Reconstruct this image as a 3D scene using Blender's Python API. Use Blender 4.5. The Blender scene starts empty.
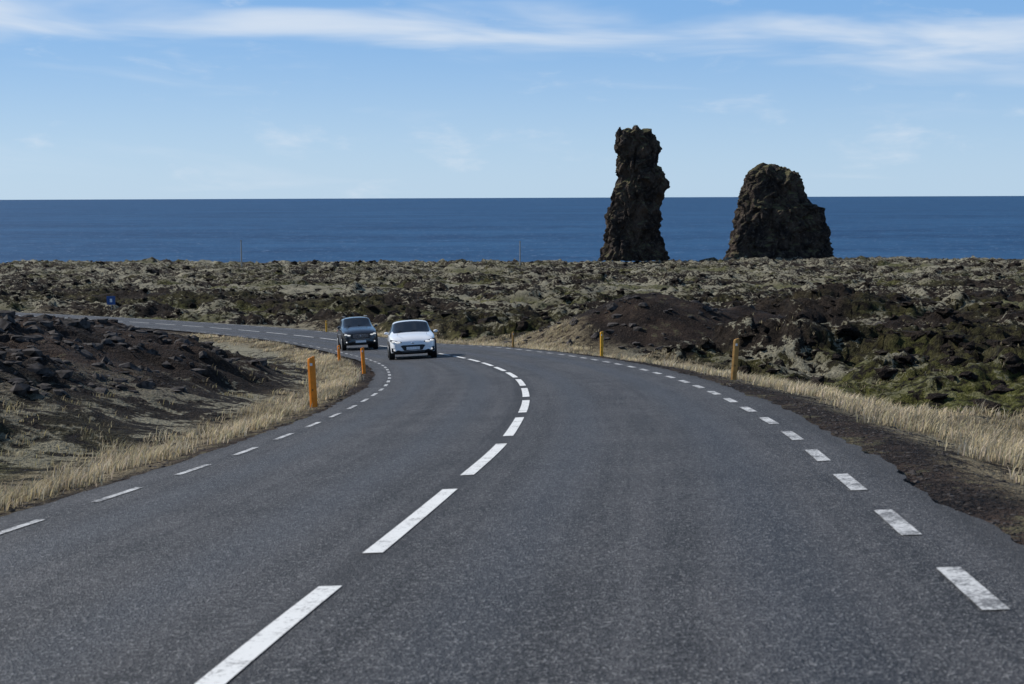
import bpy, bmesh, math, random
import numpy as np
from mathutils import Vector, Matrix, noise as mn
random.seed(3); rng=np.random.default_rng(7)
sc=bpy.context.scene
F=1360.0
# ------------------------------------------------------------ helpers
def link(ob,parent=None):
    sc.collection.objects.link(ob)
    if parent: ob.parent=parent
    return ob
def empty(name):
    e=bpy.data.objects.new(name,None); e.empty_display_size=0.3; sc.collection.objects.link(e); return e
def np_mesh(name,v,faces_list,mats=(),smooth=True,mi=None):
    me=bpy.data.meshes.new(name)
    v=np.asarray(v,dtype=np.float32)
    me.vertices.add(len(v)); me.vertices.foreach_set('co',v.ravel())
    loops=np.concatenate([f.ravel() for f in faces_list]).astype(np.int32)
    tot=np.concatenate([np.full(len(f),f.shape[1]) for f in faces_list]).astype(np.int32)
    st=np.concatenate([[0],np.cumsum(tot)[:-1]]).astype(np.int32)
    me.loops.add(len(loops)); me.loops.foreach_set('vertex_index',loops)
    me.polygons.add(len(tot)); me.polygons.foreach_set('loop_start',st); me.polygons.foreach_set('loop_total',tot)
    me.polygons.foreach_set('use_smooth',np.full(len(tot),smooth))
    if mi is not None: me.polygons.foreach_set('material_index',np.asarray(mi,dtype=np.int32))
    for m in mats: me.materials.append(m)
    me.update(calc_edges=True); me.validate()
    return me
def add_col(me,name,arr):
    a=me.color_attributes.new(name,'FLOAT_COLOR','POINT'); a.data.foreach_set('color',np.asarray(arr,dtype=np.float32).ravel())
def hsh(ix,iy,s):
    n=(ix.astype(np.int64)*374761393+iy.astype(np.int64)*668265263+s*974634777)&0xffffffff
    n=((n^(n>>13))*1274126177)&0xffffffff
    n=((n^(n>>15))*2246822519)&0xffffffff
    return ((n^(n>>16))&0xffffff)/float(0xffffff)
def vn(x,y,s=0):
    ix=np.floor(x);iy=np.floor(y);fx=x-ix;fy=y-iy
    ux=fx*fx*fx*(fx*(fx*6-15)+10);uy=fy*fy*fy*(fy*(fy*6-15)+10)
    a=hsh(ix,iy,s);b=hsh(ix+1,iy,s);c=hsh(ix,iy+1,s);d=hsh(ix+1,iy+1,s)
    return (a+(b-a)*ux)*(1-uy)+(c+(d-c)*ux)*uy
def fbm(x,y,s=0,o=4):
    r=0;a=.5;t=0
    for i in range(o):
        r=r+a*vn(x*2**i+i*17.3,y*2**i-i*9.1,s+i);t+=a;a*=.5
    return r/t
def lump(x,y,s=0):
    ix=np.floor(x);iy=np.floor(y);best=np.full(x.shape,9.);h=np.zeros(x.shape)
    for dx in(-1,0,1):
        for dy in(-1,0,1):
            cx=ix+dx;cy=iy+dy
            px=cx+hsh(cx,cy,s);py=cy+hsh(cx,cy,s+11)
            d=(px-x)**2+(py-y)**2
            m=d<best;best=np.where(m,d,best);h=np.where(m,hsh(cx,cy,s+23),h)
    return np.clip(1-best*1.3,0,1)*(.25+.75*h)
def sst(a,b,x):
    t=np.clip((x-a)/(b-a),0,1);return t*t*(3-2*t)
# ------------------------------------------------------------ profile, centreline
S1=122/F; S2=0.0430
_y=np.arange(-60,3000,1.0); _s=S1+(S2-S1)*sst(64,88,_y)
_z=-np.concatenate([[0],np.cumsum((_s[1:]+_s[:-1])/2)]); _z-=np.interp(0,_y,_z)
def prof(y): return np.interp(y,_y,_z)
ctrl=np.array([(-7.5,-60),(-4.0,-22),(-2.1,-5),(-1.18,5.2),(-.94,7.2),(-.40,12.3),(-.08,15.9),(.22,23.8),(.02,32.8),(-.95,43),(-2.3,51.5),(-4.1,60),(-6.7,70),(-10.6,80),(-16,88.5),(-23,97),(-33,107.5),(-46,119),(-62,131),(-82,143),(-120,160)],float)
def catmull(P,n=24):
    out=[];P=np.vstack([2*P[0]-P[1],P,2*P[-1]-P[-2]])
    for i in range(1,len(P)-2):
        p0,p1,p2,p3=P[i-1:i+3]
        for k in range(n):
            t=k/n;out.append(.5*((2*p1)+(-p0+p2)*t+(2*p0-5*p1+4*p2-p3)*t*t+(-p0+3*p1-3*p2+p3)*t**3))
    out.append(P[-2]);return np.array(out)
C=catmull(ctrl)
def resample(P,step):
    d=np.concatenate([[0],np.cumsum(np.hypot(*np.diff(P,axis=0).T))])
    s=np.arange(0,d[-1],step);return np.c_[np.interp(s,d,P[:,0]),np.interp(s,d,P[:,1])]
C=resample(C,.5)
k=np.hanning(13);k/=k.sum()
pad=np.vstack([2*C[0]-C[6:0:-1],C,2*C[-1]-C[-2:-8:-1]])
C=np.c_[np.convolve(pad[:,0],k,'valid'),np.convolve(pad[:,1],k,'valid')]
C=resample(C,.5)
T=np.gradient(C,axis=0);T/=np.hypot(T[:,0],T[:,1])[:,None]
N=np.c_[T[:,1],-T[:,0]]
arc=np.arange(len(C))*.5
def lateral(x,y):
    x=np.asarray(x,float).ravel();y=np.asarray(y,float).ravel()
    t=np.empty(x.shape);s=np.empty(x.shape)
    Cc=C[::4]
    for a in range(0,len(x),20000):
        xs=x[a:a+20000];ys=y[a:a+20000]
        d=(xs[:,None]-Cc[None,:,0])**2+(ys[:,None]-Cc[None,:,1])**2
        i=d.argmin(1)*4
        for _ in range(3):
            al=(xs-C[i,0])*T[i,0]+(ys-C[i,1])*T[i,1]
            i=np.clip(i+np.round(al/.5).astype(int),0,len(C)-1)
        al=(xs-C[i,0])*T[i,0]+(ys-C[i,1])*T[i,1]
        t[a:a+20000]=(xs-C[i,0])*N[i,0]+(ys-C[i,1])*N[i,1]
        e=(np.abs(al)>1.0)
        t[a:a+20000]=np.where(e,np.sign(t[a:a+20000]+1e-6)*np.hypot(xs-C[i,0],ys-C[i,1]),t[a:a+20000])
        s[a:a+20000]=arc[i]+al
    return t,s
def camber(t,y):
    f=.05*(1-sst(58,82,y))
    return f*np.clip(t,-4.6,4.6)*(1-sst(5,13,np.abs(t)))
def road_z(t,y): return prof(y)+camber(t,y)
def gauss(x,y,cx,cy,sx,sy,rot=0):
    c,s=math.cos(rot),math.sin(rot);dx=x-cx;dy=y-cy
    u=dx*c+dy*s;v=-dx*s+dy*c
    return np.exp(-(u/sx)**2-(v/sy)**2)
# rocky lava outcrops: x,y,sx,sy,height
OUT=[(15.5,42,3.2,2.6,.60),(10.2,56,3.4,2.0,.80),(19,54,3.5,3,.75),(27,72,6,5,1.3),(19,84,5,4,1.1),(33,58,5,5,1.0),(-24,42,5,4,.3),(38,100,8,6,1.3),(14,102,7,5,.9),(6.5,88,4,3,.6),(28,120,9,5,1.3),(-14,135,9,5,.9),(-40,150,10,6,1.0)]
def terrain(x,y):
    x=np.asarray(x,float).ravel();y=np.asarray(y,float).ravel()
    t,s=lateral(x,y);at=np.abs(t)
    z=road_z(t,y)
    wob=fbm(x*.35,y*.35,5,3)-.5
    z=z-.06-.55*sst(4.0,8.5,at+wob)*(t>0)*(1-sst(70,80,y))-.12*sst(3.9,5.2,at)
    inner=(t<0)*sst(42,55,y)*sst(4.5,9,at)
    z=z-inner*.55
    z=z-.25*sst(5,9,at)*sst(70,85,y)
    bk=sst(4.6,12.0,-t+wob*3)*sst(9,23,y)*(1-sst(40,54,y+wob*5))*(t<0)
    bank=bk*(1.42+.34*np.clip((-t-12)/12,0,1.6))
    z=z+bank+bk*.55*(fbm(x*.5,y*.5,91,5)-.5)
    dirt=gauss(x,y,8.5,71,9.0,5.5,.25)*2.6+gauss(x,y,6.6,66,3.2,3.6,.2)*1.5
    hill=(dirt)*sst(4.3,8.5,at)*(t>0)
    z=z+hill*(1+.35*(fbm(x*.4,y*.4,71,4)-.5))
    r2=(gauss(x,y,22,62,10,9,-.3)*1.2+gauss(x,y,31,85,16,12)*1.6+gauss(x,y,17,90,9,6)*.8)*(t>0)
    z=z+r2*sst(5,10,at)
    A=sst(5.4,10.5,at+wob*2)
    dm=np.clip(hill/.8,0,1);bm=np.clip(bk*1.4,0,1)
    A=A*(1-.85*dm)*(1-.82*bm)*(1-.6*inner*(1-sst(10,40,at)))
    wx=x+2.2*(fbm(x*.4,y*.4,61,3)-.5);wy=y+2.2*(fbm(x*.4,y*.4,62,3)-.5)
    wx=wx+.6*(fbm(x*2.1,y*2.1,63,2)-.5);wy=wy+.6*(fbm(x*2.1,y*2.1,64,2)-.5)
    L1=sst(.02,.62,lump(wx/2.1,wy/2.1,1));L2=lump(wx/6.,wy/6.,2);L3=sst(.05,.6,lump(wx/.85,wy/.85,3));f1=fbm(x/11,y/11,4,6)
    Ln=lump(wx/.42,wy/.42,8)
    f2=fbm(x/2.2,y/2.2,14,5);rid=1-np.abs(f2-.5)*4
    og=0
    for cx_,cy_,sx_,sy_,h_ in OUT:
        og=og+gauss(wx,wy,cx_,cy_,sx_,sy_)*h_
    oc=sst(.49,.59,.6*fbm(x/7,y/7,301,4)+.4*fbm(x/38,y/38,311,3)+.02*sst(100,300,y))
    oc2=np.clip(oc+og*1.3,0,1)
    ampd=1+sst(120,700,y)*1.0
    rough=(L1*(.32+.22*oc2)+L2*.5*sst(.4,.6,f1)+L3*(.17+.25*oc2)+(f1-.5)*1.5+rid*(.17+.20*oc2)+oc*.26-.60)*ampd
    z=z+A*(rough+og)+(A*.9+.45*bm+.15*dm+.02)*Ln*.15*sst(4.4,5.2,at)+bm*.10*L3
    big=fbm(x/70,y/70,31,4)-.5
    z=z+big*sst(130,420,y)*5
    far=lump(x/28,y/28,41)*sst(300,600,y)*1.6
    z=z+(far)*fbm(x/12,y/12,55,2)-sst(300,700,y)*.6
    z=z+gauss(x,y,-190,800,28,30)*3.5+gauss(x,y,190,760,70,40)*1.5
    edge=860+60*(fbm(x/120,y*0+3,77,4)-.5)*2
    z=z-45*sst(edge,edge+25,y)
    gw=1.6+1.5*fbm(s*.12,t*.05,12,2)
    grass=np.where(t>0,sst(4.15,4.9,at+wob*1.0)*(1-sst(5.9+gw*.8,7.2+gw,at+wob*1.5)),sst(3.75,4.1,at+wob*.5)*(1-sst(4.2+gw*.3,4.8+gw*.4,at+wob)))
    grass=grass*(1-sst(75,95,y)*.6)
    gp=sst(.49,.61,fbm(x/9,y/9,15,4)+.30*gauss(x,y,14,31,7,15)+.22*gauss(x,y,-9,14,4,6)+.10*gauss(x,y,24,66,14,20)-.02*sst(90,160,y))
    green=gp*np.maximum(A,.9*(t<0)*gauss(x,y,-9,14,4,6))*(1-.7*oc2)
    gravel=np.maximum(np.maximum(dm*(1-.7*sst(.3,1,og)),np.clip(bm*(1.35+.6*(fbm(x*.4,y*.4,19,3)-.5)),0,1)),(1-sst(4.2,5.0,at)))
    gravel=gravel*(1-.85*gauss(x,y,-9,14,3.2,5)*(t<0))
    lich=np.clip((rough/ampd+.5)*.45,0,1)-.95*oc2-.6*np.clip(og,0,1)
    col=np.c_[grass,green,np.clip(gravel,0,1),lich]
    return z,col,t,oc2
# ------------------------------------------------------------ materials
class NT:
    def __init__(s,name):
        s.m=bpy.data.materials.new(name);s.m.use_nodes=True;s.t=s.m.node_tree;s.n=s.t.nodes;s.b=s.n['Principled BSDF'];s.out=s.n['Material Output']
    def new(s,ty,**kw):
        n=s.n.new(ty)
        for k_,v in kw.items(): setattr(n,k_,v)
        return n
    def l(s,a,b): s.t.links.new(a,b)
    def val(s,inp,v):
        if isinstance(v,bpy.types.NodeSocket): s.l(v,inp)
        else: inp.default_value=v
    def noise(s,vec,scale,detail=4,rough=.55,dist=0):
        n=s.new('ShaderNodeTexNoise');s.l(vec,n.inputs['Vector']);n.inputs['Scale'].default_value=scale;n.inputs['Detail'].default_value=detail;n.inputs['Roughness'].default_value=rough;n.inputs['Distortion'].default_value=dist
        return n.outputs['Fac']
    def math(s,op,a,b=0,c=0):
        n=s.new('ShaderNodeMath',operation=op);s.val(n.inputs[0],a);s.val(n.inputs[1],b)
        if op in('MULTIPLY_ADD',): s.val(n.inputs[2],c)
        return n.outputs[0]
    def ramp(s,f,a,b):
        n=s.new('ShaderNodeMapRange',interpolation_type='SMOOTHSTEP');s.val(n.inputs['Value'],f);n.inputs['From Min'].default_value=a;n.inputs['From Max'].default_value=b
        return n.outputs['Result']
    def mix(s,f,a,b):
        n=s.new('ShaderNodeMix',data_type='RGBA');s.val(n.inputs[0],f);s.val(n.inputs[6],a);s.val(n.inputs[7],b);return n.outputs[2]
    def bump(s,h,st,dist,nrm=None):
        n=s.new('ShaderNodeBump');s.l(h,n.inputs['Height']);n.inputs['Strength'].default_value=st;n.inputs['Distance'].default_value=dist
        if nrm: s.l(nrm,n.inputs['Normal'])
        return n.outputs[0]
def rgb(r,g,b): return (r,g,b,1)
def simple(name,col,rough=.5,metal=0,spec=.5,var=.15,scale=20,coat=0,emis=None):
    q=NT(name);tc=q.new('ShaderNodeTexCoord')
    f=q.noise(tc.outputs['Object'],scale,3)
    q.l(q.mix(q.ramp(f,.3,.7),rgb(*[c*(1-var) for c in col]),rgb(*[min(1,c*(1+var)) for c in col])),q.b.inputs['Base Color'])
    q.b.inputs['Roughness'].default_value=rough;q.b.inputs['Metallic'].default_value=metal;q.b.inputs['Specular IOR Level'].default_value=spec
    q.b.inputs['Coat Weight'].default_value=coat
    if emis: q.b.inputs['Emission Color'].default_value=rgb(*emis[0]);q.b.inputs['Emission Strength'].default_value=emis[1]
    return q.m
def ground_mat(name,attr=True):
    q=NT(name);g=q.new('ShaderNodeNewGeometry');P=g.outputs['Position']
    sepn=q.new('ShaderNodeSeparateXYZ');q.l(g.outputs['Normal'],sepn.inputs[0]);nz=sepn.outputs[2]
    n1=q.noise(P,.40,4,.65);n2=q.noise(P,2.4,3,.7);n3=q.noise(P,12,3,.75);n4=q.noise(P,.05,2)
    lava=q.mix(q.ramp(n2,.35,.7),rgb(.014,.011,.009),rgb(.052,.039,.030))
    lava=q.mix(q.math('MULTIPLY',q.ramp(n3,.55,.75),.45),lava,rgb(.11,.09,.075))
    lic=q.mix(q.ramp(n3,.3,.7),rgb(.20,.182,.125),rgb(.43,.40,.30))
    green=q.mix(q.ramp(n2,.3,.7),rgb(.036,.039,.010),rgb(.14,.14,.040))
    if attr:
        a=q.new('ShaderNodeVertexColor',layer_name='m');sp=q.new('ShaderNodeSeparateColor');q.l(a.outputs['Color'],sp.inputs[0])
        R,G,B,A=sp.outputs[0],sp.outputs[1],sp.outputs[2],a.outputs['Alpha']
    f=q.math('ADD',q.math('MULTIPLY',n1,.8),q.math('MULTIPLY',n2,.9))
    f=q.math('ADD',f,q.math('MULTIPLY',n4,.45))
    f=q.math('ADD',f,q.math('MULTIPLY',nz,.40))
    if attr: f=q.math('ADD',f,q.math('MULTIPLY',A,.17))
    lf=q.ramp(f,1.435 if attr else 1.56,1.50 if attr else 1.66)
    if attr: 
        col=q.mix(q.math('MULTIPLY',G,q.ramp(n2,.34,.52)),lava,green)
        col=q.mix(q.math('MULTIPLY',lf,q.math('SUBTRACT',1,q.math('MULTIPLY',G,.75))),col,lic)
        dirt=q.mix(q.ramp(n1,.4,.65),rgb(.019,.014,.012),rgb(.060,.041,.031))
        dirt=q.mix(q.ramp(n3,.52,.72),dirt,rgb(.10,.077,.062))
        dirt=q.mix(q.math('MULTIPLY',q.ramp(f,1.60,1.70),.6),dirt,rgb(.15,.14,.08))
        col=q.mix(B,col,dirt)
        gr=q.mix(q.ramp(n3,.3,.7),rgb(.12,.09,.055),rgb(.36,.30,.19))
        col=q.mix(q.math('MULTIPLY',R,q.ramp(n2,.38,.52)),col,gr)
    else: col=q.mix(lf,lava,lic)
    q.l(col,q.b.inputs['Base Color']);q.b.inputs['Roughness'].default_value=.95;q.b.inputs['Specular IOR Level'].default_value=.1
    h=q.math('ADD',n3,q.math('MULTIPLY',n2,1.5))
    q.l(q.bump(h,1,.28),q.b.inputs['Normal'])
    return q.m
M_ground=ground_mat('lava_field_ground');M_rock=ground_mat('lava_rock',False)
M_gravel=simple('dark_gravel',(.045,.039,.036),.9,0,.2,.75,9)
def asphalt():
    q=NT('asphalt');g=q.new('ShaderNodeNewGeometry');P=g.outputs['Position'];uv=q.new('ShaderNodeUVMap',uv_map='UVMap').outputs[0]
    sx=q.new('ShaderNodeSeparateXYZ');q.l(uv,sx.inputs[0]);u=sx.outputs[0]
    mp=q.new('ShaderNodeMapping');mp.inputs['Scale'].default_value=(3.5,.10,1);q.l(uv,mp.inputs[0])
    st=q.noise(mp.outputs[0],1,4,.65)
    n1=q.noise(P,.9,4,.6);n2=q.noise(P,26,4,.9);n3=q.noise(P,85,1,.5)
    au=q.math('ABSOLUTE',u);w=q.math('ABSOLUTE',q.math('SUBTRACT',q.math('ABSOLUTE',q.math('SUBTRACT',au,1.62)),.74))
    tr=q.math('SUBTRACT',1,q.ramp(w,.05,.48))
    c=q.mix(q.ramp(q.math('ADD',q.math('MULTIPLY',st,.6),q.math('MULTIPLY',n1,.4)),.38,.62),rgb(.022,.023,.026),rgb(.060,.059,.062))
    c=q.mix(q.math('MULTIPLY',tr,.5),c,rgb(.027,.028,.033))
    c=q.mix(q.ramp(n2,.55,.66),c,rgb(.21,.205,.20))
    c=q.mix(q.ramp(n2,.48,.38),c,rgb(.006,.006,.008))
    c=q.mix(q.ramp(n3,.60,.72),c,rgb(.30,.295,.29))
    ed=q.ramp(au,3.25,3.7);c=q.mix(q.math('MULTIPLY',ed,.6),c,rgb(.03,.027,.025))
    cs=q.ramp(q.math('ADD',au,q.math('MULTIPLY',st,.3)),.42,.20);c=q.mix(q.math('MULTIPLY',cs,.45),c,rgb(.018,.018,.020))
    q.l(c,q.b.inputs['Base Color'])
    q.l(q.math('SUBTRACT',.78,q.math('MULTIPLY',tr,.12)),q.b.inputs['Roughness']);q.b.inputs['Specular IOR Level'].default_value=.35
    q.l(q.bump(q.math('ADD',n2,n3),1,.016),q.b.inputs['Normal'])
    return q.m
M_asph=asphalt()
def paint(name,lo,hi,a,b):
    q=NT(name);g=q.new('ShaderNodeNewGeometry');P=g.outputs['Position']
    n=q.noise(P,38,3,.8);n1=q.noise(P,4,3,.6)
    f=q.ramp(q.math('ADD',q.math('MULTIPLY',n,.6),q.math('MULTIPLY',n1,.4)),lo,hi)
    q.l(q.mix(f,rgb(*a),rgb(*b)),q.b.inputs['Base Color'])
    q.b.inputs['Roughness'].default_value=.75;q.l(q.bump(n,.4,.004),q.b.inputs['Normal']);return q.m
M_paint=paint('road_paint',.51,.65,(.66,.66,.64),(.20,.195,.19))
M_paintE=paint('edge_paint',.44,.58,(.53,.53,.52),(.11,.11,.11))
# ------------------------------------------------------------ ground mesh
OFF=30.0
rows=[-29.0]
while rows[-1]<4: rows.append(rows[-1]+.9)
yy=rows[-1]
while yy<940:
    yy+= (yy+OFF)*(.0036 if yy<300 else .0045); rows.append(yy)
rows=np.array(rows)
dense=np.arange(-.48,.4801,.0020)
out=[];a=.4822
stp=.004
while a<3.2: out.append(a);a+=stp;stp*=1.10
tn=np.concatenate([-np.array(out[::-1]),dense,np.array(out)])
Y=np.repeat(rows[:,None],len(tn),1);X=tn[None,:]*(Y+OFF+8)
zz,mc,_,_=terrain(X,Y)
V=np.c_[X.ravel(),Y.ravel(),zz]
nr,nc=X.shape;I=np.arange(nr*nc).reshape(nr,nc)
Fq=np.stack([I[:-1,:-1],I[:-1,1:],I[1:,1:],I[1:,:-1]],-1).reshape(-1,4)
me=np_mesh('ground',V,[Fq],[M_ground]);add_col(me,'m',mc)
link(bpy.data.objects.new('ground',me))
print('ground verts',len(V))
# ------------------------------------------------------------ road ribbon
def ribbon(name,s0,s1,t0,t1,dz,nt,step,mats,wob=0):
    ss=np.arange(s0,s1+1e-6,step)
    cx=np.interp(ss,arc,C[:,0]);cy=np.interp(ss,arc,C[:,1]);nx=np.interp(ss,arc,N[:,0]);ny=np.interp(ss,arc,N[:,1])
    ts=np.linspace(t0,t1,nt)
    t=np.repeat(ts[None,:],len(ss),0).copy()
    if wob:
        t[:,0]-=wob*(fbm(ss*.5,ss*0+1,3,2)-.5)+.14*(fbm(ss*4,ss*0+1,3,3)-.5);t[:,-1]+=wob*(fbm(ss*.5,ss*0+9,4,2)-.5)+.14*(fbm(ss*4,ss*0+6,3,3)-.5)
    x=cx[:,None]+t*nx[:,None];y=cy[:,None]+t*ny[:,None]
    z=road_z(t.ravel(),y.ravel())+dz
    v=np.c_[x.ravel(),y.ravel(),z];I=np.arange(len(v)).reshape(x.shape)
    f=np.stack([I[:-1,:-1],I[:-1,1:],I[1:,1:],I[1:,:-1]],-1).reshape(-1,4)
    return v,f,np.c_[t.ravel(),np.repeat(ss,nt)]
v,f,uvv=ribbon('road',0,arc[-1],-3.50,3.62,0,25,.125,[M_asph],wob=.14)
me=np_mesh('road',v,[f],[M_asph]);uvl=me.uv_layers.new(name='UVMap')
li=np.empty(len(me.loops),dtype=np.int32);me.loops.foreach_get('vertex_index',li);uvl.data.foreach_set('uv',uvv[li].astype(np.float32).ravel())
link(bpy.data.objects.new('road',me))
def arc_at_y(y): return np.interp(y,C[:,1],arc)
def dashes(name,tc,w,s_start,ln,gap,mat,s_end):
    vs=[];fs=[];o=0;s=s_start
    while s<s_end:
        v,f,_=ribbon('',s,s+ln,tc-w/2,tc+w/2,.006,2,ln/6,None)
        vs.append(v);fs.append(f+o);o+=len(v);s+=ln+gap
    me=np_mesh(name,np.vstack(vs),[np.vstack(fs)],[mat]);return link(bpy.data.objects.new(name,me))
s_ref=arc_at_y(1.4*F/(555-320)-.18)
dashes('centre_line_marking',.03,.125,s_ref-4.04*14,3.03,1.01,M_paint,arc[-1]-5)
dashes('edge_line_marking',3.15,.115,arc_at_y(6.5)-.58-2.0*26,1.0,1.0,M_paintE,arc[-1]-5)
dashes('edge_line_marking',-3.04,.08,arc_at_y(11.6)-.55-2.03*26,1.0,1.03,M_paintE,arc[-1]-5)
# ------------------------------------------------------------ rocks
def ico(sub):
    bm=bmesh.new();bmesh.ops.create_icosphere(bm,subdivisions=sub,radius=1)
    v=np.array([q.co[:] for q in bm.verts]);f=np.array([[q.index for q in p.verts] for p in bm.faces]);bm.free();return v,f
def rocks(name,pos,size,sub,mat,flat=.7,seed=1):
    bv,bf=ico(sub);n=len(pos);r=np.random.default_rng(seed)
    nv=14;vars_=[]
    for i in range(nv):
        d=np.array([1+.7*(mn.noise(Vector(p)*1.5+Vector((i*7.1,0,0))))+.55*mn.noise(Vector(p)*3.2+Vector((0,i*5.3,0))) for p in bv]);vars_.append(bv*d[:,None])
    vars_=np.array(vars_);k_=r.integers(0,nv,n);a=r.uniform(0,2*np.pi,n);B=vars_[k_]
    sc_=np.stack([r.uniform(.7,1.35,n),r.uniform(.7,1.3,n),r.uniform(.45,1,n)*flat],1)*size[:,None]
    B=B*sc_[:,None,:];c,s=np.cos(a)[:,None],np.sin(a)[:,None]
    x=B[...,0]*c-B[...,1]*s+pos[:,0:1];y=B[...,0]*s+B[...,1]*c+pos[:,1:2];z=B[...,2]+pos[:,2:3]
    v=np.stack([x,y,z],-1).reshape(-1,3);f=(bf[None]+(np.arange(n)*len(bv))[:,None,None]).reshape(-1,3)
    me=np_mesh(name,v,[f],[mat],smooth=False);return link(bpy.data.objects.new(name,me))
def fan(n,y0,y1,w=.45):
    u=rng.uniform(0,1,n);y=np.exp(np.log(y0+10)+(np.log(y1+10)-np.log(y0+10))*u)-10
    x=rng.uniform(-w,w,n)*(y+8);return x,y
x,y=fan(42000,8,700);z,mc,t,oc=terrain(x,y)
keep=(np.abs(t)>7.5)&(mc[:,2]<.35)&(mc[:,0]<.3)&(rng.uniform(0,1,len(x))<.07+.55*oc)&~((t<0)&(y<125)&(np.abs(t)<12))
x,y,z=x[keep],y[keep],z[keep];sz=(.06+.25*rng.uniform(0,1,len(x))**2)*(1+y/180);sz*=np.where((rng.uniform(0,1,len(x))>.96)&(y>40),1.6,1)
rocks('lava_rocks',np.c_[x,y,z-sz*.15],sz,2,M_rock,.75)
n=9000;ys=4+rng.uniform(0,1,n)**1.5*62;side=rng.choice([-1,1],n,p=[.35,.65])
ss=arc_at_y(ys);tt=np.where(side>0,3.60,-3.48)*1+side*np.abs(rng.normal(0,.8,n))
cx=np.interp(ss,arc,C[:,0]);cy=np.interp(ss,arc,C[:,1]);nx=np.interp(ss,arc,N[:,0]);ny=np.interp(ss,arc,N[:,1])
x=cx+tt*nx;y=cy+tt*ny;z,_,_,_=terrain(x,y)
rocks('shoulder_gravel',np.c_[x,y,z],(.004+.020*rng.uniform(0,1,n)**3)*(1+ys/60),1,M_gravel,.7,5)
x,y=fan(24000,12,80,.55);z,mc,t,_=terrain(x,y);k_=(mc[:,2]>.5)&(np.abs(t)>4.6)
rocks('cinder_stones',np.c_[x,y,z][k_],(.012+.13*rng.uniform(0,1,k_.sum())**3)*(1+y[k_]/60),1,M_gravel,.8,6)
# ------------------------------------------------------------ grass
def grass_mat():
    q=NT('dry_grass');a=q.new('ShaderNodeVertexColor',layer_name='c')
    q.l(a.outputs['Color'],q.b.inputs['Base Color']);q.b.inputs['Roughness'].default_value=.8;q.b.inputs['Specular IOR Level'].default_value=.2
    tr=q.new('ShaderNodeBsdfTranslucent');q.l(a.outputs['Color'],tr.inputs[0]);mx=q.new('ShaderNodeMixShader');mx.inputs[0].default_value=.35
    q.l(q.b.outputs[0],mx.inputs[1]);q.l(tr.outputs[0],mx.inputs[2]);q.l(mx.outputs[0],q.out.inputs[0]);return q.m
M_grass=grass_mat()
def grass(name,x,y,z,h,w,colbase,seed=1):
    r=np.random.default_rng(seed);n=len(x)
    a=r.uniform(0,np.pi,n);dx=np.cos(a)*w/2;dy=np.sin(a)*w/2
    la=r.normal(.25,1.1,n);ll=r.uniform(.2,1.0,n)*h;lx=np.cos(la)*ll;ly=np.sin(la)*ll
    p=np.c_[x,y,z]
    v=np.stack([p+np.c_[-dx,-dy,-.03+0*x],p+np.c_[dx,dy,-.03+0*x],p+np.c_[dx*.7+lx*.35,dy*.7+ly*.35,h*.6],p+np.c_[-dx*.7+lx*.35,-dy*.7+ly*.35,h*.6],p+np.c_[lx,ly,h*.98]],1).reshape(-1,3)
    o=np.arange(n)[:,None]*5
    me=np_mesh(name,v,[np.array([[0,1,2,3]])+o,np.array([[3,2,4]])+o],[M_grass])
    c=np.array(colbase)[None]*(r.uniform(.5,1.3,n)*(.35+1.2*fbm(x*.8,y*.8,123,3)))[:,None];c[:,2]*=r.uniform(.8,1.15,n);c[:,0]*=r.uniform(.92,1.06,n)
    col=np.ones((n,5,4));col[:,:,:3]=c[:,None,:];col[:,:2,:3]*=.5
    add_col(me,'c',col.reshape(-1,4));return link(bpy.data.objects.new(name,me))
def tufts(nt_,per,ypow,ymax,seed):
    r=np.random.default_rng(seed)
    ys=5+r.uniform(0,1,nt_)**ypow*ymax;side=r.choice([-1,1],nt_,p=[.34,.66])
    tt=np.where(side>0,4.2+r.gamma(2.4,.95,nt_),-(3.95+r.gamma(1.8,.38,nt_)))
    ss=arc_at_y(ys);cx=np.interp(ss,arc,C[:,0]);cy=np.interp(ss,arc,C[:,1]);nx=np.interp(ss,arc,N[:,0]);ny=np.interp(ss,arc,N[:,1])
    x=cx+tt*nx;y=cy+tt*ny
    _,mc,_,_=terrain(x,y)
    k=r.uniform(0,1,nt_)<mc[:,0]*(.04+1.2*sst(.42,.60,fbm(x*.9,y*.9,44,3)))
    x=x[k];y=y[k];hh=r.uniform(.04,.20,len(x))
    x=np.repeat(x,per)+r.normal(0,.075,len(x)*per);y=np.repeat(y,per)+r.normal(0,.075,len(y)*per);hh=np.repeat(hh,per)*r.uniform(.5,1.3,len(x))
    z,_,_,_=terrain(x,y);return x,y,z,hh
x,y,z,hh=tufts(15000,14,1.4,85,21)
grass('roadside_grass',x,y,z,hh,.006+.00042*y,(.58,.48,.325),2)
x,y=fan(3600,12,90);_,mc,t,_=terrain(x,y);k_=(np.abs(t)>5.5)&(fbm(x/3,y/3,99,3)>.55)&(mc[:,2]<.5)
x=np.repeat(x[k_],10)+rng.normal(0,.12,k_.sum()*10);y=np.repeat(y[k_],10)+rng.normal(0,.12,k_.sum()*10);z,_,_,_=terrain(x,y)
grass('field_grass',x,y,z,rng.uniform(.03,.12,len(x)),.006+.0005*y,(.36,.30,.18),4)
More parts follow.
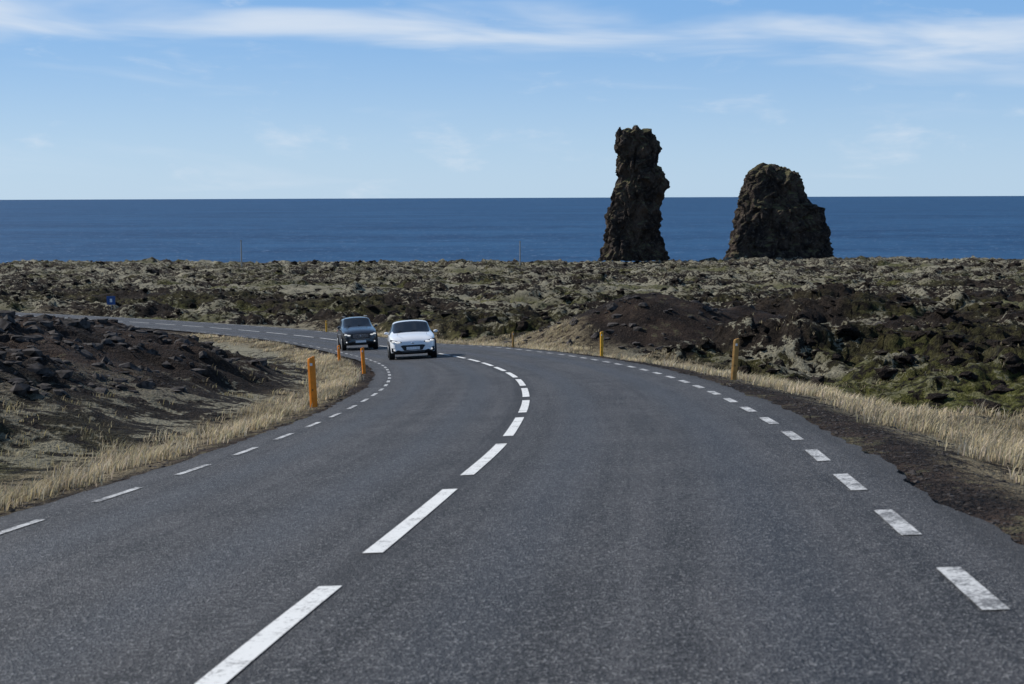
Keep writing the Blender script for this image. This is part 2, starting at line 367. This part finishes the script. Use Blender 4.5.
# ------------------------------------------------------------ sea
q=NT('sea_water');g=q.new('ShaderNodeNewGeometry');P=g.outputs['Position']
mp=q.new('ShaderNodeMapping');mp.inputs['Scale'].default_value=(.0012,.0030,1);q.l(P,mp.inputs[0])
n1=q.noise(mp.outputs[0],1,5,.65);n2=q.noise(P,.02,4,.75);n3=q.noise(P,.10,3,.7)
c=q.mix(q.ramp(n1,.35,.65),rgb(.008,.038,.100),rgb(.020,.072,.158))
c=q.mix(q.math('MULTIPLY',q.ramp(n2,.45,.65),.6),c,rgb(.028,.092,.19))
c=q.mix(q.ramp(n3,.62,.72),c,rgb(.26,.34,.46))
q.l(c,q.b.inputs['Base Color']);q.b.inputs['Roughness'].default_value=.55;q.b.inputs['Specular IOR Level'].default_value=.10
q.l(q.bump(n3,.8,3.0),q.b.inputs['Normal']);M_sea=q.m
SEA=-62.
gx=np.concatenate([-np.geomspace(60000,300,14),[0],np.geomspace(300,60000,14)]);gy=np.concatenate([[-200,300,700],np.geomspace(1000,90000,22)])
X,Y=np.meshgrid(gx,gy);I=np.arange(X.size).reshape(X.shape)
me=np_mesh('sea',np.c_[X.ravel(),Y.ravel(),np.full(X.size,SEA)],[np.stack([I[:-1,:-1],I[:-1,1:],I[1:,1:],I[1:,:-1]],-1).reshape(-1,4)],[M_sea])
link(bpy.data.objects.new('sea',me))
# ------------------------------------------------------------ sea stacks
def rockm():
    q=NT('basalt_stack');g=q.new('ShaderNodeNewGeometry');P=g.outputs['Position'];sp=q.new('ShaderNodeSeparateXYZ');q.l(g.outputs['Normal'],sp.inputs[0])
    n1=q.noise(P,.09,4,.65);n2=q.noise(P,.5,4,.75)
    c=q.mix(q.ramp(n1,.38,.64),rgb(.022,.018,.017),rgb(.078,.057,.044))
    c=q.mix(q.ramp(n2,.5,.72),c,rgb(.12,.095,.078))
    c=q.mix(q.ramp(n2,.42,.28),c,rgb(.010,.009,.009))
    c=q.mix(q.math('MULTIPLY',q.ramp(sp.outputs[2],.45,.8),q.ramp(n1,.4,.55)),c,rgb(.11,.10,.05))
    q.l(c,q.b.inputs['Base Color']);q.b.inputs['Roughness'].default_value=.95;q.b.inputs['Specular IOR Level'].default_value=.15
    q.l(q.bump(n2,1,2.0),q.b.inputs['Normal']);return q.m
M_stack=rockm()
PITCH=math.radians(6.09);ROLL=math.radians(-.22)
camR=Matrix.Rotation(math.pi/2-PITCH,3,'X')@Matrix.Rotation(ROLL,3,'Z')
def pix(px,py,d):
    r=camR@Vector(((px-512)/F,-(py-342)/F,-1));r=r*(d/r.y);return np.array([r.x,r.y,r.z+1.4])
def stack(name,Lp,Rp,D,ytop,ybot,depth,seed,amp):
    NZ,NA=160,210
    Lp=np.array(Lp,float);Rp=np.array(Rp,float)
    ys=np.linspace(ybot+12,ytop,NZ);L=np.interp(ys,Lp[:,1],Lp[:,0]);R=np.interp(ys,Rp[:,1],Rp[:,0])
    an=np.linspace(0,2*np.pi,NA,endpoint=False);v=[]
    for i in range(NZ):
        l=pix(L[i],ys[i],D);r=pix(R[i],ys[i],D);cx=(l[0]+r[0])/2;rx=max(.5,(r[0]-l[0])/2);z=(l[2]+r[2])/2;ry=rx*depth
        for a_ in an:
            ca,sa=math.cos(a_),math.sin(a_);e=(abs(ca)**2.6+abs(sa)**2.6)**(-1/2.6)
            p=Vector((cx+rx*ca*e,D+ry*sa*e,z))
            w=Vector((p.x+seed*31,p.y,p.z))
            w2=w+Vector((mn.noise(w*.12),mn.noise(w*.12+Vector((9,0,0))),mn.noise(w*.12+Vector((0,9,0)))))*5
            d=0
            dv,_=mn.voronoi(Vector((w2.x/6,w2.y/6,w2.z/15)));d+=(.32-dv[0])*6.5
            dv,_=mn.voronoi(Vector((w2.x/2.6,w2.y/2.6,w2.z/5)));d+=(.32-dv[0])*2.8
            dv,_=mn.voronoi(w2/1.5);d+=(.32-dv[0])*1.1
            d+=mn.noise(Vector((w2.x/2.6,w2.y/2.6,w2.z/18)))*2.6+mn.fractal(w2/9,.8,2,5)*2.0
            fz=min(1,(ys[i]-ytop)/8+.25)
            d*=amp*min(fz+.15,1)
            p.x+=ca*d;p.y+=sa*d;p.z+=mn.noise(w/3)*.9+ (mn.noise(Vector((w.x/4,w.y/4,0)))*3.2 if i>NZ-12 else 0)*((i-(NZ-12))/12 if i>NZ-12 else 0)
            v.append(p[:])
    top=np.array(v[-NA:]);c0=top.mean(0)
    for s_ in(.75,.5,.25,.05):
        for p in top:
            w=c0+(p-c0)*s_;w[2]+=mn.noise(Vector((w[0]/3.5,w[1]/3.5,seed)))*2.5*(1-s_*.5)+.8;v.append(tuple(w))
    nz=NZ+4;I=np.arange(nz*NA).reshape(nz,NA);J=np.roll(I,-1,1)
    f=np.stack([I[:-1],J[:-1],J[1:],I[1:]],-1).reshape(-1,4)
    me=np_mesh(name,np.array(v),[f],[M_stack],smooth=False);link(bpy.data.objects.new(name,me))
stack('sea_stack',[(617,131),(616,140),(615,152),(613,165),(617,178),(615,186),(609,195),(607,212),(605,235),(601,250),(598,262)],
 [(652,135),(657,140),(661,150),(657,165),(667,174),(668,186),(661,200),(663,220),(661,236),(666,250),(668,262)],800,131,248,.7,1,.70)
stack('sea_stack',[(758,166),(750,171),(743,183),(737,200),(735,215),(733,228),(729,245),(725,258)],
 [(782,167),(797,173),(805,184),(812,203),(822,208),(824,222),(829,232),(830,250),(832,262)],800,167,252,.75,2,.70)
def spire(name,px,py0,py1,wpx,D,seed):
    bv,bf=ico(4);a=pix(px,py0,D);b=pix(px,py1,D);c=(a+b)/2;h=(a[2]-b[2])/2;w=wpx*D/F/2
    v=[]
    for p in bv:
        P_=Vector(p);d=1+.35*mn.fractal(P_*1.5+Vector((seed,0,0)),.8,2,4)-.3*(mn.voronoi(P_*2+Vector((seed,3,0)))[0][0]-.3)
        v.append((c[0]+p[0]*w*d,D-2+p[1]*w*1.2*d,c[2]+p[2]*h*d))
    me=np_mesh(name,np.array(v),[bf],[M_stack],smooth=False);return bpy.data.objects.new(name,me)
par=bpy.data.objects['sea_stack']
for a_ in((619,128,150,8,3),(636,126,152,12,8),(651,134,158,13,12)):
    o=spire('crag',*a_[:4],800,a_[4]);sc.collection.objects.link(o);o.parent=par
par=bpy.data.objects['sea_stack.001']
for a_ in((770,165,190,26,5),(790,170,195,20,6),(818,207,240,13,9),(752,171,200,15,14)):
    o=spire('crag',*a_[:4],800,a_[4]);sc.collection.objects.link(o);o.parent=par
# ------------------------------------------------------------ mesh parts for cars/posts
def bm_obj(name,bm,mats,parent=None,smooth=False,bevel=0,sub=0):
    me=bpy.data.meshes.new(name);bm.to_mesh(me);bm.free()
    for m in mats: me.materials.append(m)
    for p in me.polygons:p.use_smooth=smooth
    o=bpy.data.objects.new(name,me);sc.collection.objects.link(o);o.parent=parent
    if bevel: b=o.modifiers.new('b','BEVEL');b.width=bevel;b.segments=3
    if sub: s_=o.modifiers.new('s','SUBSURF');s_.levels=sub;s_.render_levels=sub
    return o
def box(name,c,s,mat,parent,bevel=.01,rot=None,taper=1):
    bm=bmesh.new();bmesh.ops.create_cube(bm,size=1)
    for v in bm.verts:
        k_=taper if v.co.z>0 else 1
        v.co=Vector((v.co.x*s[0]*k_,v.co.y*s[1],v.co.z*s[2]))
    if rot: bmesh.ops.rotate(bm,verts=bm.verts,matrix=rot)
    bmesh.ops.translate(bm,verts=bm.verts,vec=Vector(c));return bm_obj(name,bm,[mat],parent,bevel=bevel)
def ell(name,c,s,mat,parent,rot=None):
    bm=bmesh.new();bmesh.ops.create_icosphere(bm,subdivisions=3,radius=1)
    for v in bm.verts:v.co=Vector((v.co.x*s[0],v.co.y*s[1],v.co.z*s[2]))
    if rot: bmesh.ops.rotate(bm,verts=bm.verts,matrix=rot)
    bmesh.ops.translate(bm,verts=bm.verts,vec=Vector(c))
    return bm_obj(name,bm,[mat],parent,smooth=True)
def cyl(name,c,r,ln,axis,mat,parent,seg=32,bevel=.0,r2=None):
    bm=bmesh.new();bmesh.ops.create_cone(bm,cap_ends=True,segments=seg,radius1=r,radius2=r if r2 is None else r2,depth=ln)
    if axis=='X':bmesh.ops.rotate(bm,verts=bm.verts,matrix=Matrix.Rotation(math.pi/2,3,'Y'))
    if axis=='Y':bmesh.ops.rotate(bm,verts=bm.verts,matrix=Matrix.Rotation(math.pi/2,3,'X'))
    bmesh.ops.translate(bm,verts=bm.verts,vec=Vector(c));return bm_obj(name,bm,[mat],parent,bevel=bevel)
def plate_poly(name,pts,y0,y1,mat,parent,bevel=.01,curve=0):
    bm=bmesh.new();n=len(pts)
    fr=[bm.verts.new((x,y0+curve*x*x,z)) for x,z in pts];bk=[bm.verts.new((x,y1+curve*x*x,z)) for x,z in pts]
    bm.faces.new(fr);bm.faces.new(bk[::-1])
    for i in range(n):bm.faces.new((fr[i],bk[i],bk[(i+1)%n],fr[(i+1)%n]))
    bmesh.ops.recalc_face_normals(bm,faces=bm.faces);return bm_obj(name,bm,[mat],parent,bevel=bevel)
M_glass=simple('car_glass',(.012,.016,.02),.06,0,.6,.05);M_tyre=simple('tyre_rubber',(.015,.015,.015),.85)
M_rim=simple('alloy_rim',(.45,.45,.46),.3,.8);M_black=simple('black_plastic',(.012,.012,.013),.5)
M_lamp=simple('headlamp_glass',(.75,.78,.8),.1,.2,.8,.05,emis=((1,.97,.9),.5));M_plate=simple('licence_plate',(.75,.75,.75),.4)
M_chrome=simple('chrome_trim',(.7,.7,.72),.15,1);M_tail=simple('tail_lamp_red',(.4,.01,.01),.2)
M_white=simple('white_car_paint',(.80,.82,.84),.28,0,.5,.02,3,coat=.7);M_dark=simple('dark_car_paint',(.014,.018,.024),.25,0,.5,.05,3,coat=.8)
def car(name,paint,Lg,w,H,hood,suv=False):
    E=empty(name);k=Lg/4.08
    ky=np.array([0,.05,.22,.65,1.02,1.78,2.3,3.0,3.55,3.92,4.04,4.08])*k
    kw=np.array([.66,.80,.92,.985,1,1,1,1,.985,.95,.9,.8])*w
    zb=np.array([.30,.20,.17,.17,.17,.17,.17,.17,.2,.25,.3,.36])+(.05 if suv else 0)
    belt=np.array([.56,.64,.74,.82,.88,.91,.92,.94,.97,.97,.9,.75])*hood
    top=np.array([.60*hood,.70*hood,.82*hood,.92*hood,.99*hood,H-.04,H,H-.015,H-.08,1.02*hood+.06,.95*hood,.8*hood])
    cab=np.array([0,0,0,0,0,1,1,1,1,0,0,0.])
    st=sorted(set(list(ky)+[1.4*k,2.52*k,2.62*k]))
    vs=[]
    for y in st:
        W,ZB,B,TP,cb=[np.interp(y,ky,a_) for a_ in(kw,zb,belt,top,cab)]
        mid=(ZB+B)/2
        hoodp=[(W*.93,B+.03),(W*.80,B+.03+(TP-B-.03)*.45),(W*.5,TP-.015),(0,TP)]
        cabp=[(W*.92,B+.03),(W*.76,TP-.11),(W*.66,TP-.03),(0,TP+.012)]
        up=[(a_[0]*(1-cb)+b_[0]*cb,a_[1]*(1-cb)+b_[1]*cb) for a_,b_ in zip(hoodp,cabp)]
        half=[(0,ZB),(W*.88,ZB),(W*.975,ZB+.07),(W,mid),(W*.975,B)]+up
        vs.append((y-Lg/2,half))
    bm=bmesh.new();rows_=[]
    for y,h in vs:
        r=[bm.verts.new((x,y,z)) for x,z in h]+[bm.verts.new((-x,y,z)) for x,z in h[-2:0:-1]]
        rows_.append(r)
    n=len(rows_[0])
    for i in range(len(rows_)-1):
        y0=st[i]/k;y1=st[i+1]/k
        for j in range(n):
            fce=bm.faces.new((rows_[i][j],rows_[i+1][j],rows_[i+1][(j+1)%n],rows_[i][(j+1)%n]))
            jj=j if j<8 else n-1-j
            m=0
            if jj==5 and 1.38<y0 and y1<3.56 and not(2.5<y0<2.6): m=1
            if jj in(6,7) and 1.0<y0 and y1<1.8: m=1
            if jj in(6,7) and 3.5<y0 and y1<3.95: m=1
            if jj in(0,1): m=2
            fce.material_index=m
    bm.faces.new(rows_[0][::-1]);bm.faces.new(rows_[-1])
    bmesh.ops.recalc_face_normals(bm,faces=bm.faces)
    cr=bm.edges.layers.float.new('crease_edge')
    for e in bm.edges:
        if len(e.link_faces)==2 and e.link_faces[0].material_index!=e.link_faces[1].material_index: e[cr]=.75
    bm_obj('body',bm,[paint,M_glass,M_black],E,smooth=True,sub=2)
    f=-Lg/2;r=.315 if not suv else .355
    for nm,yy_ in(('front',.80*k),('rear',3.32*k)):
        for sd in(-1,1):
            y_=yy_-Lg/2
            cyl('wheel_arch_'+nm+('_l' if sd<0 else '_r'),(sd*(w-.09),y_,r+.01),r+.055,.2,'X',M_black,E,40)
            cyl('tyre_'+nm+('_l' if sd<0 else '_r'),(sd*(w-.10),y_,r),r,.225,'X',M_tyre,E,40,bevel=.03)
            cyl('rim_'+nm+('_l' if sd<0 else '_r'),(sd*(w-.09),y_,r),r*.62,.215,'X',M_rim,E,24,bevel=.01)
    hs=hood
    for sd in(-1,1):
        pts=[(sd*.46*w,.615*hs),(sd*.48*w,.655*hs),(sd*.93*w,.745*hs),(sd*.95*w,.69*hs),(sd*.74*w,.60*hs)]
        plate_poly('headlamp',pts,f-.045,f+.2,M_black,E,.012,.20/w/w)
        ell('headlamp_lens',(sd*w*.62,f+.02,.637*hs),(.10,.05,.036),M_lamp,E)
        ell('headlamp_lens',(sd*w*.80,f+.085,.668*hs),(.08,.05,.034),M_lamp,E)
        plate_poly('fog_recess',[(sd*.70*w,.40*hs),(sd*.90*w,.44*hs),(sd*.90*w,.28*hs),(sd*.66*w,.26*hs)],f-.05,f+.2,M_black,E,.012,.18/w/w)
        ell('fog_lens',(sd*w*.78,f+.055,.35*hs),(.035,.03,.035),M_lamp,E)
        ell('mirror',(sd*(w+.055),f+1.42*k,.98*hs),(.085,.06,.055),paint,E)
        box('mirror_arm',(sd*(w-.02),f+1.44*k,.95*hs),(.12,.04,.03),M_black,E,.005)
        ell('tail_lamp',(sd*w*.78,-f-.07,.82*hs),(.15,.1,.09),M_tail,E)
    gw,gh=(.46,.17) if not suv else (.56,.18)
    zc=.42*hs if not suv else .60*hs
    plate_poly('grille',[(-gw,zc+gh*.45),(-gw*.8,zc+gh*.6),(gw*.8,zc+gh*.6),(gw,zc+gh*.45),(gw*.72,zc-gh*.6),(-gw*.72,zc-gh*.6)],f-.03,f+.12,M_black,E,.015,.06)
    for i in range(3): box('grille_bar',(0,f-.032,zc-gh*.35+i*gh*.33),(gw*1.3,.012,.010),M_chrome if suv else M_black,E,.003)
    box('lower_intake',(0,f+.0,.245*hs),(w*.95,.1,.05),M_black,E,.02)
    box('licence_plate',(0,f-.045,.36*hs if suv else .40*hs),(.50,.012,.11),M_plate,E,.003)
    ell('badge',(0,f-.0,.60*hs),(.06,.02,.035),M_chrome,E)
    cyl('antenna',(0,-f-.9,H+.06),.008,.16,'Z',M_black,E,8)
    if suv:
        for sd in(-1,1): box('roof_rail',(sd*w*.62,f+2.55*k,H+.01),(.03,1.7,.035),M_rim,E,.01)
    for x_ in(-.35,.25): box('wiper',(x_,f+1.12*k,1.03*hs),(.5,.015,.012),M_black,E,.003,rot=Matrix.Rotation(.12,3,'Y'))
    for sd in(-1,1): box('bonnet_crease',(sd*w*.62,f+.62*k,.885*hs),(.008,.7*k,.012),M_black,E,.002,rot=Matrix.Rotation(-.22,3,'X'))
    return E
def place_on_road(E,y,t,dyaw=0):
    s_=float(arc_at_y(y));cx=np.interp(s_,arc,C[:,0]);cy=np.interp(s_,arc,C[:,1]);n=np.array([np.interp(s_,arc,N[:,0]),np.interp(s_,arc,N[:,1])]);tg=np.array([-n[1],n[0]])
    x=cx+t*n[0];yy_=cy+t*n[1];z=float(road_z(np.array([t]),np.array([yy_]))[0])
    c,s=math.cos(dyaw),math.sin(dyaw);fw=np.array([tg[0]*c-tg[1]*s,tg[0]*s+tg[1]*c])
    dz=(prof(yy_+fw[1]*1)-prof(yy_-fw[1]*1))/2
    Yv=Vector((fw[0],fw[1],float(dz))).normalized();Z=Vector((-.04,0,1));Xv=Yv.cross(Z).normalized();Z=Xv.cross(Yv).normalized()
    m=Matrix((Xv,Yv,Z)).transposed().to_4x4();m.translation=Vector((x,yy_,z+.005));E.matrix_world=m
wc=car('white_hatchback_car',M_white,4.05,.885,1.45,1.0)
place_on_road(wc,52.4,-1.42,-.08)
dc=car('dark_suv_car',M_dark,4.4,.86,1.60,1.13,True)
place_on_road(dc,67.6,-1.75,-.08)
# ------------------------------------------------------------ marker posts
M_post=simple('orange_marker_plastic',(.90,.27,.02),.5,0,.4,.12,9);M_postd=simple('shaded_marker_plastic',(.42,.23,.07),.7,0,.3,.25,9)  # M_postd: marker plastic with the post's shade painted in as dull brown
M_refl=simple('reflector_white',(.8,.8,.78),.2);M_refy=simple('yellow_post',(.75,.38,.03),.5,0,.4,.15,9)
def mpost(x,y,h=.88,mat=None,w=.13,lean=0):
    z=float(terrain([x],[y])[0][0]);E=empty('road_marker_post')
    bm=bmesh.new()
    prof_=[(-w/2,0),(-w*.2,-.03),(w*.2,-.03),(w/2,0),(w*.3,.03),(-w*.3,.03)]
    rings=[]
    for zz_,k_ in((-.25,.95),(0,1),(h*.6,1.0),(h*.93,1.02),(h,.9)):
        rings.append([bm.verts.new((px_*k_,py_*k_,zz_+(px_*.35 if zz_==h else 0))) for px_,py_ in prof_])
    for i in range(4):
        for j in range(6):bm.faces.new((rings[i][j],rings[i][(j+1)%6],rings[i+1][(j+1)%6],rings[i+1][j]))
    bm.faces.new(rings[-1]);bm.faces.new(rings[0][::-1])
    bm_obj('post',bm,[mat or M_post],E,bevel=.006)
    box('reflector',(0,-.034,h*.86),(w*.3,.008,.05),M_refl,E,.002)
    cyl('bolt',(0,-.033,h*.35),.012,.01,'Y',M_black,E,10)
    E.location=(x,y,z);E.rotation_euler=(random.uniform(-.03,.03),lean,random.uniform(-.2,.2))
mpost(-3.76,25.5,.95,M_post,.15,-.04);mpost(4.6,28,.86,M_postd,.13,.06);mpost(3.05,46,.85,M_refy,.12)
mpost(.05,60,.7,M_postd,.11);mpost(-4.5,41,.80,M_post,.12,-.06);mpost(-6.65,52,.7,M_post,.11,-.03)
mpost(-12.2,89,.8,M_refy,.12)
M_wood=simple('weathered_wood',(.32,.30,.27),.9)
def upole(x,y,h):
    z=float(terrain([x],[y])[0][0]);E=empty('utility_pole')
    cyl('pole',(0,0,h/2-.3),.22,h+.6,'Z',M_wood,E,10,r2=.15)
    box('pole_cap',(0,0,h-.25),(.55,.3,.2),M_wood,E,.02)
    E.location=(x,y,z)
def upole_at(px,top_py,d):
    p=pix(px,top_py,d);z=float(terrain([p[0]],[d])[0][0]);upole(p[0],d,p[2]-z)
upole_at(241,240,420);upole_at(520,241,420)
x,y=pix(111,300,126)[0],126;z=float(terrain([x],[y])[0][0]);E=empty('road_sign')
M_blue=simple('blue_sign_face',(.02,.08,.25),.4)
cyl('sign_post',(0,.05,.55),.035,1.3,'Z',M_rim,E,12);box('sign_plate',(0,0,.95),(.8,.03,.8),M_blue,E,.01)
box('sign_symbol',(0,-.018,.95),(.22,.006,.32),M_refl,E,.001);E.location=(x,y,z)
# ------------------------------------------------------------ light & sky
az=math.radians(-68);el=math.radians(37)
D=Vector((math.sin(az)*math.cos(el),math.cos(az)*math.cos(el),math.sin(el)))
sl=bpy.data.lights.new('sun','SUN');sl.energy=5.0;sl.angle=math.radians(.53);sl.color=(1,.965,.91)
so=link(bpy.data.objects.new('sun',sl));so.rotation_euler=D.to_track_quat('Z','Y').to_euler()
w=bpy.data.worlds.new('World');sc.world=w;w.use_nodes=True;nt=w.node_tree;nd=nt.nodes;bg=nd['Background']
class W(NT):
    def __init__(s):s.t=nt;s.n=nd
q=W()
sky=nd.new('ShaderNodeTexSky');sky.sky_type='NISHITA';sky.sun_disc=False;sky.sun_elevation=el;sky.sun_rotation=az;sky.air_density=1.0;sky.dust_density=.3;sky.ozone_density=3.0
tc=nd.new('ShaderNodeTexCoord');G=tc.outputs['Generated']
s3=nd.new('ShaderNodeSeparateXYZ');nt.links.new(G,s3.inputs[0])
ele=s3.outputs[2];hx=q.math('DIVIDE',s3.outputs[0],q.math('MAXIMUM',q.math('ABSOLUTE',s3.outputs[1]),.05))
cv=nd.new('ShaderNodeCombineXYZ');nt.links.new(q.math('MULTIPLY',hx,4.5),cv.inputs[0]);nt.links.new(q.math('MULTIPLY',q.math('SUBTRACT',ele,q.math('MULTIPLY',hx,-.03)),34),cv.inputs[1])
c1=q.noise(cv.outputs[0],1.0,4,.52,.4)
cv2=nd.new('ShaderNodeCombineXYZ');nt.links.new(q.math('MULTIPLY',hx,13),cv2.inputs[0]);nt.links.new(q.math('MULTIPLY',ele,38),cv2.inputs[1]);cv2.inputs[2].default_value=4.2
c2=q.noise(cv2.outputs[0],1.0,5,.6,.3)
band=q.math('SUBTRACT',ele,q.math('MULTIPLY_ADD',hx,-.035,.118))
bm_=q.ramp(q.math('ABSOLUTE',band),.028,.0)
cl=q.math('MULTIPLY',q.ramp(q.math('ADD',c1,q.math('MULTIPLY',bm_,.26)),.54,.92),.80)
cl2=q.math('MULTIPLY',q.ramp(c2,.54,.82),.5)
cf=q.math('MAXIMUM',cl,cl2)
grad=q.mix(q.ramp(ele,-.01,.15),rgb(4.8,6.7,8.7),rgb(2.1,4.4,8.1))
base=q.mix(.85,sky.outputs[0],grad)
base=q.mix(q.ramp(ele,.2,.6),base,sky.outputs[0])
fin=q.mix(cf,base,rgb(7.3,8.0,8.9))
nt.links.new(fin,bg.inputs[0]);bg.inputs[1].default_value=.1
# ------------------------------------------------------------ camera
cd=bpy.data.cameras.new('camera');cam=link(bpy.data.objects.new('camera',cd));cd.sensor_width=36;cd.lens=36*F/1024
cd.clip_start=.1;cd.clip_end=200000
m=camR.to_4x4();m.translation=Vector((0,0,1.4));cam.matrix_world=m
cd.dof.use_dof=True;cd.dof.focus_distance=55;cd.dof.aperture_fstop=5
sc.camera=cam
sc.view_settings.view_transform='Standard';sc.view_settings.look='None';sc.view_settings.exposure=0
